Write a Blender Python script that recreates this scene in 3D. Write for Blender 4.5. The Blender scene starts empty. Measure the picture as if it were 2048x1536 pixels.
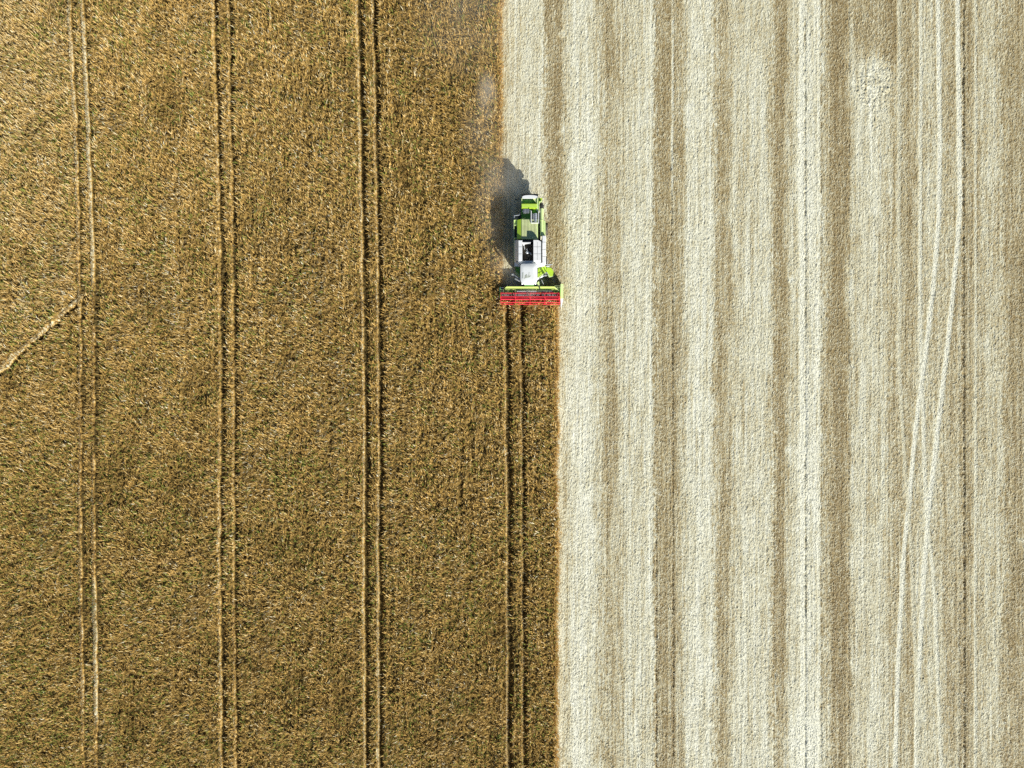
import bpy, bmesh, math, random
import numpy as np
from mathutils import Vector, Matrix

random.seed(7)
RNG = np.random.default_rng(11)
scene = bpy.context.scene
COL = scene.collection
R = math.radians

# ---------------------------------------------------------------- scale of the place
S = 0.056          # metres of ground per photo pixel (photo 2048 wide)
H = 81.0           # flying height of the camera

# ---------------------------------------------------------------- camera
cam_d = bpy.data.cameras.new("camera")
cam = bpy.data.objects.new("camera", cam_d)
COL.objects.link(cam)
cam.location = (0, 0, H)
cam.rotation_euler = (0, 0, 0)
cam_d.sensor_width = 36.0
cam_d.lens = 18.0 * H / (1024 * S)
cam_d.clip_start = 0.5
cam_d.clip_end = 6000
scene.camera = cam

# ---------------------------------------------------------------- sky and sun
SUN_EL = R(27.0)
SUN_ROT = R(148.0)
world = bpy.data.worlds.new("World")
scene.world = world
world.use_nodes = True
wn = world.node_tree
bg = wn.nodes["Background"]
sky = wn.nodes.new("ShaderNodeTexSky")
sky.sky_type = 'NISHITA'
sky.sun_disc = False
sky.sun_elevation = SUN_EL
sky.sun_rotation = SUN_ROT
sky.altitude = 100
sky.dust_density = 0.3
sky.ozone_density = 3.0
wn.links.new(sky.outputs[0], bg.inputs[0])
bg.inputs[1].default_value = 0.05
sun_d = bpy.data.lights.new("sun", 'SUN')
sun_d.energy = 5.0
sun_d.angle = R(0.53)
sun_d.color = (1.0, 0.975, 0.90)
sun = bpy.data.objects.new("sun", sun_d)
COL.objects.link(sun)
sdir = Vector((math.sin(SUN_ROT) * math.cos(SUN_EL), math.cos(SUN_ROT) * math.cos(SUN_EL), math.sin(SUN_EL)))
sun.rotation_euler = sdir.to_track_quat('Z', 'Y').to_euler()
sun.location = (30, -50, 60)
scene.view_settings.view_transform = 'Standard'
scene.view_settings.look = 'None'
scene.view_settings.gamma = 1.0
scene.view_settings.exposure = 0.70
scene.cycles.use_denoising = False
scene.cycles.max_bounces = 5
scene.cycles.diffuse_bounces = 3
scene.cycles.volume_bounces = 1
scene.cycles.caustics_reflective = False
scene.cycles.caustics_refractive = False


def P(px, py, z=0.0):
    k = S * (H - z) / H
    return Vector(((px - 1024) * k, (768 - py) * k, z))


def tag(o, label=None, cat=None, group=None, kind=None):
    if label: o["label"] = label
    if cat: o["category"] = cat
    if group: o["group"] = group
    if kind: o["kind"] = kind
    return o


# ---------------------------------------------------------------- noise on grids (spectral)
def gnoise(ny, nx, d, lx, ly, bw=0.55):
    """unit-variance noise, typical wavelength lx across and ly along"""
    w = RNG.standard_normal((ny, nx)).astype(np.float32)
    f = np.fft.rfft2(w)
    ky = np.fft.fftfreq(ny, d)[:, None]
    kx = np.fft.rfftfreq(nx, d)[None, :]
    k = np.sqrt((kx * lx) ** 2 + (ky * ly) ** 2) + 1e-6
    f *= np.exp(-(np.log(k) / bw) ** 2 / 2) / np.sqrt(k)
    o = np.fft.irfft2(f, s=(ny, nx))
    return ((o - o.mean()) / o.std()).astype(np.float32)


def rnoise(ny, nx, d, la, lb, ang, bw=0.5):
    """like gnoise with the long axis la turned by ang from the x axis"""
    w = RNG.standard_normal((ny, nx)).astype(np.float32)
    f = np.fft.rfft2(w)
    ky = np.fft.fftfreq(ny, d)[:, None]
    kx = np.fft.rfftfreq(nx, d)[None, :]
    ka = kx * math.cos(ang) + ky * math.sin(ang)
    kb = -kx * math.sin(ang) + ky * math.cos(ang)
    k = np.sqrt((ka * la) ** 2 + (kb * lb) ** 2) + 1e-6
    f *= np.exp(-(np.log(k) / bw) ** 2 / 2) / np.sqrt(k)
    o = np.fft.irfft2(f, s=(ny, nx))
    return ((o - o.mean()) / o.std()).astype(np.float32)


def lnoise(ny, nx, d, lx, ly):
    """low-pass noise"""
    w = RNG.standard_normal((ny, nx)).astype(np.float32)
    f = np.fft.rfft2(w)
    ky = np.fft.fftfreq(ny, d)[:, None]
    kx = np.fft.rfftfreq(nx, d)[None, :]
    f *= np.exp(-((kx * lx) ** 2 + (ky * ly) ** 2))
    o = np.fft.irfft2(f, s=(ny, nx))
    return ((o - o.mean()) / o.std()).astype(np.float32)


def sstep(a, b, x):
    t = np.clip((x - a) / (b - a), 0, 1)
    return t * t * (3 - 2 * t)


def path_x(pts, Y, z=0.0):
    """x in metres along a track given as photo points, for every Y"""
    k = S * (H - z) / H
    ys = np.array([(768 - p[1]) * k for p in pts][::-1])
    xs = np.array([(p[0] - 1024) * k for p in pts][::-1])
    return np.interp(Y, ys, xs)


# ---------------------------------------------------------------- materials
def mat(name, color=(.5, .5, .5), rough=0.6, metal=0.0, var=0.0, scale=6.0, bump=0.0, coat=0.0, spec=0.5):
    m = bpy.data.materials.new(name)
    m.use_nodes = True
    nt = m.node_tree
    b = nt.nodes["Principled BSDF"]
    b.inputs["Roughness"].default_value = rough
    b.inputs["Metallic"].default_value = metal
    b.inputs["Coat Weight"].default_value = coat
    b.inputs["Specular IOR Level"].default_value = spec
    tc = nt.nodes.new("ShaderNodeTexCoord")
    n = nt.nodes.new("ShaderNodeTexNoise")
    n.inputs["Scale"].default_value = scale
    n.inputs["Detail"].default_value = 6
    nt.links.new(tc.outputs["Object"], n.inputs["Vector"])
    r = nt.nodes.new("ShaderNodeValToRGB")
    r.color_ramp.elements[0].position = 0.3
    r.color_ramp.elements[1].position = 0.7
    r.color_ramp.elements[0].color = tuple(c * (1 - var) + d * var for c, d in zip(color, (.30, .25, .17))) + (1,)
    r.color_ramp.elements[1].color = tuple(color) + (1,)
    nt.links.new(n.outputs["Fac"], r.inputs["Fac"])
    nt.links.new(r.outputs["Color"], b.inputs["Base Color"])
    if bump:
        bp = nt.nodes.new("ShaderNodeBump")
        bp.inputs["Strength"].default_value = bump
        bp.inputs["Distance"].default_value = 0.02
        nt.links.new(n.outputs["Fac"], bp.inputs["Height"])
        nt.links.new(bp.outputs["Normal"], b.inputs["Normal"])
    return m


def mat_tone(name, attr, stops, rough=0.85, nscale=3.0, namp=0.0, spec=0.25, bump=0.0, bscale=9.0):
    """ramp of natural colours driven by a per-vertex 'kind of material' value plus noise"""
    m = bpy.data.materials.new(name)
    m.use_nodes = True
    nt = m.node_tree
    b = nt.nodes["Principled BSDF"]
    b.inputs["Roughness"].default_value = rough
    b.inputs["Specular IOR Level"].default_value = spec
    a = nt.nodes.new("ShaderNodeAttribute")
    a.attribute_name = attr
    fac = a.outputs["Fac"]
    geo = nt.nodes.new("ShaderNodeNewGeometry")
    if namp:
        n = nt.nodes.new("ShaderNodeTexNoise")
        n.inputs["Scale"].default_value = nscale
        n.inputs["Detail"].default_value = 5
        n.inputs["Roughness"].default_value = 0.7
        nt.links.new(geo.outputs["Position"], n.inputs["Vector"])
        mm = nt.nodes.new("ShaderNodeMath"); mm.operation = 'MULTIPLY_ADD'
        mm.inputs[1].default_value = namp
        nt.links.new(n.outputs["Fac"], mm.inputs[0])
        s = nt.nodes.new("ShaderNodeMath"); s.operation = 'SUBTRACT'
        s.inputs[1].default_value = namp * 0.5
        nt.links.new(fac, s.inputs[0])
        nt.links.new(s.outputs[0], mm.inputs[2])
        fac = mm.outputs[0]
    r = nt.nodes.new("ShaderNodeValToRGB")
    cr = r.color_ramp
    cr.elements[0].position = stops[0][0]; cr.elements[0].color = stops[0][1] + (1,)
    cr.elements[1].position = stops[-1][0]; cr.elements[1].color = stops[-1][1] + (1,)
    for p, c in stops[1:-1]:
        e = cr.elements.new(p); e.color = c + (1,)
    nt.links.new(fac, r.inputs["Fac"])
    nt.links.new(r.outputs["Color"], b.inputs["Base Color"])
    if bump:
        n2 = nt.nodes.new("ShaderNodeTexNoise")
        n2.inputs["Scale"].default_value = bscale
        n2.inputs["Detail"].default_value = 3
        nt.links.new(geo.outputs["Position"], n2.inputs["Vector"])
        bp = nt.nodes.new("ShaderNodeBump")
        bp.inputs["Strength"].default_value = bump
        bp.inputs["Distance"].default_value = 0.05
        nt.links.new(n2.outputs["Fac"], bp.inputs["Height"])
        nt.links.new(bp.outputs["Normal"], b.inputs["Normal"])
    return m


# ---------------------------------------------------------------- fast meshes from arrays
def mesh_from(name, verts, loops, sizes, attrs=None):
    me = bpy.data.meshes.new(name)
    me.vertices.add(len(verts))
    me.vertices.foreach_set("co", verts.astype(np.float32).ravel())
    me.loops.add(len(loops))
    me.loops.foreach_set("vertex_index", loops.astype(np.int32))
    me.polygons.add(len(sizes))
    st = np.concatenate([[0], np.cumsum(sizes)[:-1]]).astype(np.int32)
    me.polygons.foreach_set("loop_start", st)
    for k, v in (attrs or {}).items():
        at = me.attributes.new(k, 'FLOAT', 'POINT')
        at.data.foreach_set("value", v.astype(np.float32))
    me.update(calc_edges=True)
    return me


def grid_loops(ny, nx, keep=None, off=0):
    i = np.arange(ny * nx).reshape(ny, nx)
    q = np.stack([i[:-1, :-1], i[:-1, 1:], i[1:, 1:], i[1:, :-1]], -1).reshape(-1, 4)
    if keep is not None:
        q = q[keep[:-1, :-1].ravel()]
    return q + off


# ================================================================ THE FIELD
XE_UP = (1001 - 1024) * S           # edge of the standing crop beside the finished strip
XE_DN = (1112.5 - 1024) * S         # edge of the standing crop ahead of the machine
Y_CUT = P(0, 603, 0).y              # the knife
YMAX, XMAX = 52.0, 67.0

# wheel ruts through the crop, in photo points (light left rims), and how open each is
RUTS = [
    ([(133, 0), (141, 150), (150, 320), (154, 520), (157, 700), (156, 1000), (159, 1200), (163, 1536)], 0.40),
    ([(160, 0), (168, 150), (175, 330), (181, 480), (184, 620), (183, 900), (184, 1100), (188, 1350), (190, 1536)], 0.42),
    ([(422, 0), (430, 250), (436, 480), (437, 800), (435, 1100), (437, 1300), (440, 1536)], 0.46),
    ([(453, 0), (459, 300), (462, 600), (464, 950), (464, 1250), (468, 1536)], 0.40),
    ([(713, 0), (720, 300), (724, 600), (728, 850), (727, 1200), (729, 1536)], 0.50),
    ([(744, 0), (750, 300), (754, 560), (756, 850), (755, 1200), (757, 1536)], 0.44),
    ([(1010, 604), (1014, 1000), (1014, 1300), (1015, 1536)], 0.44),
    ([(1039, 604), (1043, 900), (1044, 1300), (1045, 1536)], 0.34),
]


# how open each rut is along its length (photo height, openness)
OPEN = [
    [(0, .85), (350, .7), (470, .6), (560, .4), (600, .8), (640, .5), (900, .5), (1100, .6), (1400, .65), (1536, .2)],
    [(0, .8), (200, .95), (560, 1.0), (590, .35), (700, .3), (950, .50), (1130, .6), (1200, .95), (1420, .95), (1470, .45), (1536, .5)],
    [(0, .7), (400, .55), (700, .5), (1000, .65), (1100, .8), (1536, .8)],
    [(0, .5), (400, .4), (700, .45), (1000, .6), (1300, .5), (1536, .6)],
    [(0, .75), (700, .75), (1536, .8)],
    [(0, .8), (300, .6), (600, .75), (900, .6), (1150, .9), (1536, .95)],
    [(600, .6), (1536, .7)],
    [(600, .5), (1000, .5), (1536, .55)],
]


def openness(i, Y):
    ys = np.array([(768 - p[0]) * S for p in OPEN[i]][::-1]); vs = np.array([p[1] for p in OPEN[i]][::-1])
    return np.interp(Y, ys, vs)


def rut_mask(X, Y, wob, wob2):
    """0 in full crop, 1 in the middle of a wheel rut; also returns signed side"""
    m = np.zeros_like(X)
    side = np.zeros_like(X)
    strg = np.ones_like(X)
    wlit = np.zeros_like(X)
    flr = np.zeros_like(X)
    for ri, (pts, w) in enumerate(RUTS):
        if pts[0][1] > 100:
            ok = Y < P(0, 606, 1.1).y
        else:
            ok = np.ones_like(Y, bool)
        c = path_x(pts, Y, 1.1) + 0.24 + wob * 0.035
        d = (X - c)
        k = 1 - sstep(w * 0.50, w * 1.02, np.abs(d))
        op = np.clip(openness(ri, Y) + 0.14 * wob2, 0.1, 1)
        k = np.where(ok, k, 0) * (0.55 + 0.45 * op)
        side = np.where(k > m, d / w, side)
        strg = np.where(k > m, op, strg)
        wlit = np.where(k > m, (0.38 if ri < 2 else 0.12) * op, wlit)
        flr = np.where(k > m, (0.50 if ri < 2 else 0.16), flr)
        m = np.maximum(m, k)
    # the diagonal crease where the crop was once driven through
    a = P(164, 594, 1.1); b = P(-30, 762, 1.1)
    u = (b - a).normalized()
    t = (X - a.x) * u.x + (Y - a.y) * u.y
    L = (b - a).length
    d = (X - a.x) * (-u.y) + (Y - a.y) * u.x + 0.10 * np.sin(t * 0.9) + 0.05 * np.sin(t * 2.7) + wob * 0.10
    k = (1 - sstep(0.22, 0.52, np.abs(d))) * ((t > -0.5) & (t < L)) * np.clip(0.75 + 0.35 * wob, 0.2, 0.9)
    side = np.where(k > m, np.where(d > 0.02, 0.8, -0.8), side)
    m = np.maximum(m, k)
    strg = np.where(side == -0.8, 0.8, strg)
    wlit = np.where(side == -0.8, 0.5, wlit)
    flr = np.where(side == -0.8, 0.55, flr)
    return m, side, strg, wlit, flr


def crop_edge(Y):
    return np.where(Y > Y_CUT, XE_UP, XE_DN)


# ---- crop grid
D = 0.125
cx = np.arange(-XMAX, XE_DN + 0.5, D)
cy = np.arange(-YMAX, YMAX, D)
nyc, nxc = len(cy), len(cx)
CX, CY = np.meshgrid(cx, cy)
wob = lnoise(nyc, nxc, D, 3.0, 3.0)
n_mid = gnoise(nyc, nxc, D, 0.7, 0.8)
n_fine = gnoise(nyc, nxc, D, 0.30, 0.36)
n_big = lnoise(nyc, nxc, D, 5.0, 9.0)
n_patch = lnoise(nyc, nxc, D, 1.6, 2.2)
n_row = lnoise(nyc, nxc, D, 0.20, 6.0)          # drilled rows, seen as faint lengthwise streaks
n_green = lnoise(nyc, nxc, D, 2.6, 2.6)
n_wh = lnoise(nyc, nxc, D, 0.07, 0.16)
wob2 = lnoise(nyc, nxc, D, 1.0, 1.6)
RUT, SIDE, STRG, WLIT, FLR = rut_mask(CX, CY, wob, wob2)
edge_jit = 0.12 * n_fine + 0.05 * n_mid + 0.10 * wob
inside = CX < (crop_edge(CY) + edge_jit)
TOP = 1.02 + 0.055 * n_big + 0.05 * n_mid + 0.045 * n_patch + 0.055 * n_row
zc = (TOP - 0.30 + 0.07 * n_fine) * (1 - RUT) + RUT * (0.05 + FLR)
distE = (crop_edge(CY) + edge_jit) - CX
zc = zc + 0.10 * n_wh * np.clip(RUT * (1 - RUT) * 4, 0, 1)
zc = np.where(inside, zc * sstep(-0.05, 0.22, distE), -0.25)
keep = inside.copy()
keep[:, :-1] |= inside[:, 1:]
tone_c = np.clip(0.29 + 0.05 * n_fine + 0.05 * n_mid, 0.1, 0.5)
# bare stems on flanks and cut faces; rut tones painted sunlit left, shaded beyond
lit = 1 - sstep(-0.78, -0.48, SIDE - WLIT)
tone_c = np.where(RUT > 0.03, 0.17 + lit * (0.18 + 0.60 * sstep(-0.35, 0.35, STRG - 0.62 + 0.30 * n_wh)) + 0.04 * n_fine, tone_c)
tone_c = np.clip(tone_c, 0.1, 1)
tone_c = np.where(distE < 0.25, 0.70 + 0.06 * n_fine, tone_c)


def samp(G, x, y):
    ix = np.clip(((x + XMAX) / D).astype(np.int32), 0, nxc - 1)
    iy = np.clip(((y + YMAX) / D).astype(np.int32), 0, nyc - 1)
    return G[iy, ix]


gv = np.stack([CX, CY, zc], -1).reshape(-1, 3)
gq = grid_loops(nyc, nxc, keep)

all_v = [gv]; all_l = [gq.ravel()]; all_s = [np.full(len(gq), 4, np.int32)]
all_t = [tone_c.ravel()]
voff = len(gv)


def add_blades(x, y, z0, length, width, az, lean, curl, tone):
    """slender bent leaves and stalks: five vertices, a quad and a tip each"""
    global voff
    n = len(x)
    dx, dy = np.cos(az), np.sin(az)
    p0 = np.stack([x, y, z0], -1)
    l1 = length * 0.55
    p1 = p0 + np.stack([dx * np.sin(lean) * l1, dy * np.sin(lean) * l1, np.cos(lean) * l1], -1)
    le2 = lean + curl
    l2 = length * 0.45
    p2 = p1 + np.stack([dx * np.sin(le2) * l2, dy * np.sin(le2) * l2, np.cos(le2) * l2], -1)
    tw = RNG.uniform(-0.9, 0.9, n)
    sx = -dy * np.cos(tw) + dx * np.sin(tw) * 0.6
    sy = dx * np.cos(tw) + dy * np.sin(tw) * 0.6
    sd = np.stack([sx, sy, 0.25 * np.sin(tw)], -1) * (width / 2)[:, None]
    v = np.stack([p0 - sd * 0.7, p0 + sd * 0.7, p1 + sd, p1 - sd, p2], 1).reshape(-1, 3)
    b = voff + np.arange(n)[:, None] * 5
    all_l.append(np.concatenate([b + np.array([[0, 1, 2, 3]]), b + np.array([[3, 2, 4]])], 1).ravel())
    all_s.append(np.tile(np.array([4, 3], np.int32), n))
    all_v.append(v)
    all_t.append(np.repeat(tone, 5))
    voff += n * 5


A_ = P(164, 594, 1.1)
_u = (P(-30, 762, 1.1) - A_).normalized()
N_ = Vector((-_u.y, _u.x, 0))


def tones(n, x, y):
    """which plant material each blade is: 0 dark stem .. .5 ochre pod .. 1 pale straw"""
    t = RNG.choice([0.22, 0.36, 0.50, 0.62, 0.74, 0.88], n, p=[.09, .14, .25, .25, .18, .09]) + RNG.normal(0, 0.05, n)
    t += 0.02 * samp(n_big, x, y) + 0.02 * samp(n_patch, x, y) + 0.045 * samp(n_row, x, y)
    # upper left corner painted paler, in place of the sun's backscatter
    sunlit = np.clip((-x - 22) / 36, -0.3, 1) * np.clip((y + 14) / 46, 0, 1)
    t += np.where(sunlit > 0, 0.75 * sunlit * np.clip(0.78 - t, 0, 1), 0.22 * sunlit)
    lodged = (x < P(170, 0).x) & ((x - A_.x) * N_.x + (y - A_.y) * N_.y < 0)
    t += 0.03 * lodged + 0.25 * lodged * np.clip(0.8 - t, 0, 1)
    t -= 0.05 * sstep(12, -42, y) + 0.02
    gp = np.clip(0.09 + 0.09 * samp(n_green, x, y) + 0.05 * (y < -8) + 0.05 * (x < -38), 0.02, 0.5)
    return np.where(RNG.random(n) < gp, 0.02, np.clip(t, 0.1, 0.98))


NB = 820000
bx_ = RNG.uniform(-XMAX, XE_DN, NB)
by_ = RNG.uniform(-YMAX, YMAX, NB)
ej = samp(edge_jit, bx_, by_)
rm = samp(RUT, bx_, by_)
# plants stand in clumps: fewer leaves where the stand is thin
cl = 1.0 * samp(n_mid, bx_, by_) + 0.6 * samp(n_fine, bx_, by_) + 0.9 * samp(n_row, bx_, by_)
ok = (bx_ < crop_edge(by_) + ej - 0.02) & (rm < np.where((samp(WLIT, bx_, by_) > 0.2) | (np.abs(samp(SIDE, bx_, by_)) == 0.8), 0.05, 0.30)) & (RNG.random(NB) < np.clip(0.80 + 0.28 * cl, 0.10, 1))
bx_, by_ = bx_[ok], by_[ok]
n = len(bx_)
top = samp(TOP, bx_, by_)
length = RNG.uniform(0.30, 0.80, n)
lean = np.abs(RNG.normal(0.62, 0.42, n))
# prevailing wind lean, gently turning over the field, with loose wisps
az0 = 2.4 + 0.9 * samp(n_big, bx_, by_)
az = np.where(RNG.random(n) < 0.5, az0 + RNG.normal(0, 0.7, n), RNG.uniform(0, 2 * math.pi, n))
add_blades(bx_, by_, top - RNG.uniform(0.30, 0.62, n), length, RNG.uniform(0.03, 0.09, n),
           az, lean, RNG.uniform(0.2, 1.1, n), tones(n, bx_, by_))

# bare stalks on rut rims, coloured sunlit left and shaded right, and cut edges
def wall_stalks(X, Y, outward, pale, h0=0.05, h1=0.9, thin=1.0):
    n = len(X)
    z0 = RNG.uniform(h0, h1 * 0.6, n)
    add_blades(X, Y, z0, RNG.uniform(0.35, 0.65, n) * thin, RNG.uniform(0.03, 0.07, n),
               outward + RNG.normal(0, 0.7, n), np.abs(RNG.normal(0.28, 0.2, n)), RNG.uniform(0, 0.4, n),
               np.clip(pale + RNG.normal(0, 0.09, n), 0.2, 1.0))


for i, (pts, w) in enumerate(RUTS):
    ylo, yhi = -YMAX, (YMAX if pts[0][1] < 100 else P(0, 607, 1).y)
    per = (yhi - ylo) * (110 if i < 2 else 75)
    for sgn in (-1, 1):
        k = int(per * (1.0 if sgn < 0 else 0.6))
        if sgn > 0: k = int(k * 0.25)
        Y = RNG.uniform(ylo, yhi, k)
        c = path_x(pts, Y, 1.1) + 0.24
        X = c + sgn * (w * 0.80 + np.abs(RNG.normal(0, 0.05, k)))
        X = X + samp(wob, X, Y) * 0.035
        kp = RNG.random(k) < openness(i, Y) + 0.14 * samp(wob2, X, Y)
        X, Y = X[kp], Y[kp]
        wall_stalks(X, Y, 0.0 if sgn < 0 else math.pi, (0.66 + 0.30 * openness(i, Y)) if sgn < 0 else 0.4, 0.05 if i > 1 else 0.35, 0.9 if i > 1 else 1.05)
# crease
a = P(164, 594, 1.1); b = P(-30, 762, 1.1)
k = 1500
t = RNG.random(k) ** 1.15
wall_stalks(a.x + (b.x - a.x) * t - 0.20 + RNG.normal(0, .1, k), a.y + (b.y - a.y) * t + 0.25 + RNG.normal(0, .12, k), R(-50), 0.86, 0.3)
# cut edges: right of the crop above and below the machine, and the standing face at the knife
for (x0, ylo, yhi) in ((XE_UP, Y_CUT, YMAX), (XE_DN, -YMAX, Y_CUT)):
    k = int((yhi - ylo) * 110)
    Y = RNG.uniform(ylo, yhi, k)
    X = np.full(k, x0) + RNG.normal(-0.04, 0.08, k)
    X = X + samp(edge_jit, X, Y)
    wall_stalks(X, Y, 0.0, 0.72, 0.0, 1.0, 1.1)
k = 900
X = RNG.uniform(XE_UP, XE_DN, k)
wall_stalks(X, np.full(k, Y_CUT) + RNG.normal(-0.15, 0.12, k), R(90), 0.6)

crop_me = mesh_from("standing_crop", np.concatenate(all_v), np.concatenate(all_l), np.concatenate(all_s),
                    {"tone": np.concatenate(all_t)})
CROP_STOPS = [
    (0.0, (.25, .29, .06)), (0.045, (.25, .29, .06)), (0.055, (.058, .046, .018)), (0.16, (.12, .085, .03)), (0.26, (.24, .16, .05)),
    (0.40, (.44, .285, .08)), (0.52, (.62, .40, .12)), (0.64, (.71, .475, .165)), (0.76, (.77, .57, .25)),
    (0.88, (.80, .69, .42)), (1.0, (.84, .81, .64))]
m_crop = mat_tone("ripe_crop", "tone", CROP_STOPS, rough=0.85, spec=0.08)
# thin leaves let some light through
_nt = m_crop.node_tree
_p = _nt.nodes["Principled BSDF"]
_tr = _nt.nodes.new("ShaderNodeBsdfTranslucent")
_mx = _nt.nodes.new("ShaderNodeMixShader"); _mx.inputs[0].default_value = 0.32
_nt.links.new(_p.inputs["Base Color"].links[0].from_socket, _tr.inputs["Color"])
_nt.links.new(_p.outputs[0], _mx.inputs[1]); _nt.links.new(_tr.outputs[0], _mx.inputs[2])
_nt.links.new(_mx.outputs[0], _nt.nodes["Material Output"].inputs["Surface"])
crop_me.materials.append(m_crop)
crop = bpy.data.objects.new("standing_crop", crop_me)
COL.objects.link(crop)
tag(crop, "ripened brown crop still standing on the left half, with paired wheel ruts", "crop", kind="stuff")
del all_v, all_l, all_s, all_t

# ================================================================ stubble field
DS = 0.10
sx_ = np.arange(XE_UP - 1.2, XMAX, DS)
sy_ = np.arange(-YMAX, YMAX, DS)
nys, nxs = len(sy_), len(sx_)
SX, SY = np.meshgrid(sx_, sy_)
PXs = SX / S + 1024
PYs = 768 - SY / S
w_l = lnoise(nys, nxs, DS, 1.2, 5.0)
w_s = lnoise(nys, nxs, DS, 0.25, 0.8)
m_f = rnoise(nys, nxs, DS, 0.46, 0.23, R(28))
m_v = gnoise(nys, nxs, DS, 0.24, 0.26)
m_m = gnoise(nys, nxs, DS, 0.8, 0.9)
m_b = lnoise(nys, nxs, DS, 1.2, 2.2)
m_str = lnoise(nys, nxs, DS, 0.10, 12.0)        # drill rows
m_str2 = lnoise(nys, nxs, DS, 0.35, 14.0)
w_r = gnoise(nys, nxs, DS, 0.5, 0.9)
U = PXs + 1.9 * w_l + 2.2 * w_s + 2.4 * w_r

# how bare/brown (1) or how buried in pale chaff (0) each lengthwise band lies
PROF = [(980, .45), (1002, .50), (1010, .42), (1024, .30), (1034, .22), (1082, .20), (1089, .45), (1094, .78), (1120, .80), (1126, .45),
        (1134, .38), (1146, .14), (1176, .12), (1190, .30), (1204, .46), (1212, .62), (1226, .58), (1240, .48), (1252, .28),
        (1296, .20), (1304, .18), (1311, .74), (1330, .78), (1343, .80), (1352, .62), (1366, .52), (1374, .20), (1392, .12), (1422, .16),
        (1432, .55), (1444, .70), (1458, .60), (1468, .34), (1490, .24), (1534, .24), (1545, .48), (1553, .78), (1566, .78), (1576, .45),
        (1584, .36), (1596, .26), (1603, .05), (1616, .14), (1636, .10), (1644, .45), (1658, .62), (1668, .88), (1688, .92), (1697, .62),
        (1706, .34), (1716, .32), (1764, .30), (1778, .46), (1792, .60), (1822, .68), (1834, .46), (1852, .40), (1874, .44), (1888, .50),
        (1904, .60), (1918, .58), (1930, .76), (1944, .62), (1958, .44), (1980, .38), (2004, .42), (2014, .70), (2044, .76), (2060, .5), (2240, .4)]
tan = np.interp(U, [p[0] for p in PROF], [p[1] for p in PROF])
# below the machine the next strip starts with fresh pale chaff
blw = (PYs > 590)
tan = np.where(blw & (PXs < 1136), np.interp(PXs, [1104, 1114, 1122, 1128, 1134, 1140], [.6, .34, .26, .40, .42, .2]), tan)
# upper right: browner band above y=130 and the pale clod patch under it
def blob(x, y, rx, ry):
    return np.exp(-(((PXs - x) / rx) ** 2 + ((PYs - y) / ry) ** 2))
tan += 0.36 * ((PXs > 1706) & (PXs < 1800)) * (1 - sstep(90, 150, PYs + 14 * w_l))
clod = np.clip(blob(1752, 165, 44, 42) * 1.5, 0, 1)
tan -= 0.10 * clod + 0.14 * blob(1748, 240, 44, 120)
tan -= 0.34 * blob(1610, 1480, 50, 62)
tan += 0.22 * blob(1225, 120, 20, 60) - 0.2 * blob(1185, 300, 25, 80)
for (bx0, by0) in ((1124, 66), (1126, 258), (1120, 70), (1580, 560), (1700, 735), (2040, 1080), (1576, 900)):
    tan -= 0.4 * blob(bx0, by0, 7, 7)
tan = 0.02 + 0.99 * tan
tan += 0.045 * m_b + 0.085 * m_str + 0.06 * m_str2 + 0.02 * m_f + 0.06 * lnoise(nys, nxs, DS, .14, 2.4) + 0.05 * w_r * (tan > .38) + 0.035 * (0.5 - sstep(200, 1300, PYs)) + 0.10 * (1 - sstep(0, 700, PYs)) * 0.3

# fine lengthwise lines left by tines, discs and spread rows
for i in range(46):
    c = RNG.uniform(1120, 2060) + 0.5 * w_l
    a_ = RNG.choice([-1, 1]) * RNG.uniform(.06, .17)
    tan += a_ * np.exp(-((PXs - c) / RNG.uniform(.7, 1.5)) ** 2) * np.clip(0.6 + 0.8 * w_l * RNG.choice([-1, 1]), 0, 1.3)
# ragged little heaps of paler chaff and bare scrapes
sp = gnoise(nys, nxs, DS, 0.55, 0.8)
tan -= 0.16 * sstep(1.3, 2.2, sp) * (tan > .3)
tan += 0.12 * sstep(1.5, 2.4, -sp)

# wheel tracks pressed into the chaff: (points, half width px, strength, colour shift)
TRACKS = [
    ([(1875, -100), (1876, 0), (1880, 300), (1878, 430), (1873, 500), (1864, 600), (1848, 733), (1832, 848), (1826, 915), (1818, 1007), (1808, 1100), (1803, 1190), (1797, 1300), (1790, 1536), (1788, 1640)], 3.4, 1.0, .0),
    ([(1914, -100), (1915, 0), (1919, 260), (1920, 420), (1914, 500), (1899, 660), (1883, 794), (1871, 901), (1856, 1034), (1848, 1140), (1840, 1300), (1834, 1400), (1832, 1640)], 3.6, 1.0, .0),
    ([(1797, -100), (1798, 500), (1799, 740), (1808, 901), (1815, 1000), (1822, 1087), (1826, 1221), (1832, 1330), (1838, 1536), (1840, 1640)], 2.8, .85, .26),
    ([(1842, -100), (1841, 400), (1840, 560), (1842, 714), (1848, 901), (1853, 1034), (1866, 1140), (1873, 1300), (1882, 1536), (1884, 1640)], 2.8, .85, .06),
    ([(1951, -100), (1952, 600), (1951, 1000), (1950, 1640)], 2.2, .85, .14),
    ([(1603, -100), (1604, 500), (1605, 1640)], 3.2, .9, .0),
    ([(1638, -100), (1638, 1640)], 2.4, .7, .08),
    ([(1346, -100), (1345, 200), (1344, 370), (1338, 520), (1335, 700), (1336, 900), (1340, 1640)], 2.3, 1.0, .04),
    ([(1303, -100), (1302, 700), (1304, 1640)], 2.0, .6, .12),
    ([(1916, 500), (1917, 1640)], 1.8, .5, .35),
]
hz = 0.012 * m_f + 0.004 * m_v + 0.007 * m_m + 0.009 * m_f * np.clip(m_b, -1, 1.5) + 0.009 * m_str
hz = np.where(hz < 0, hz * 0.6, hz)
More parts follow.
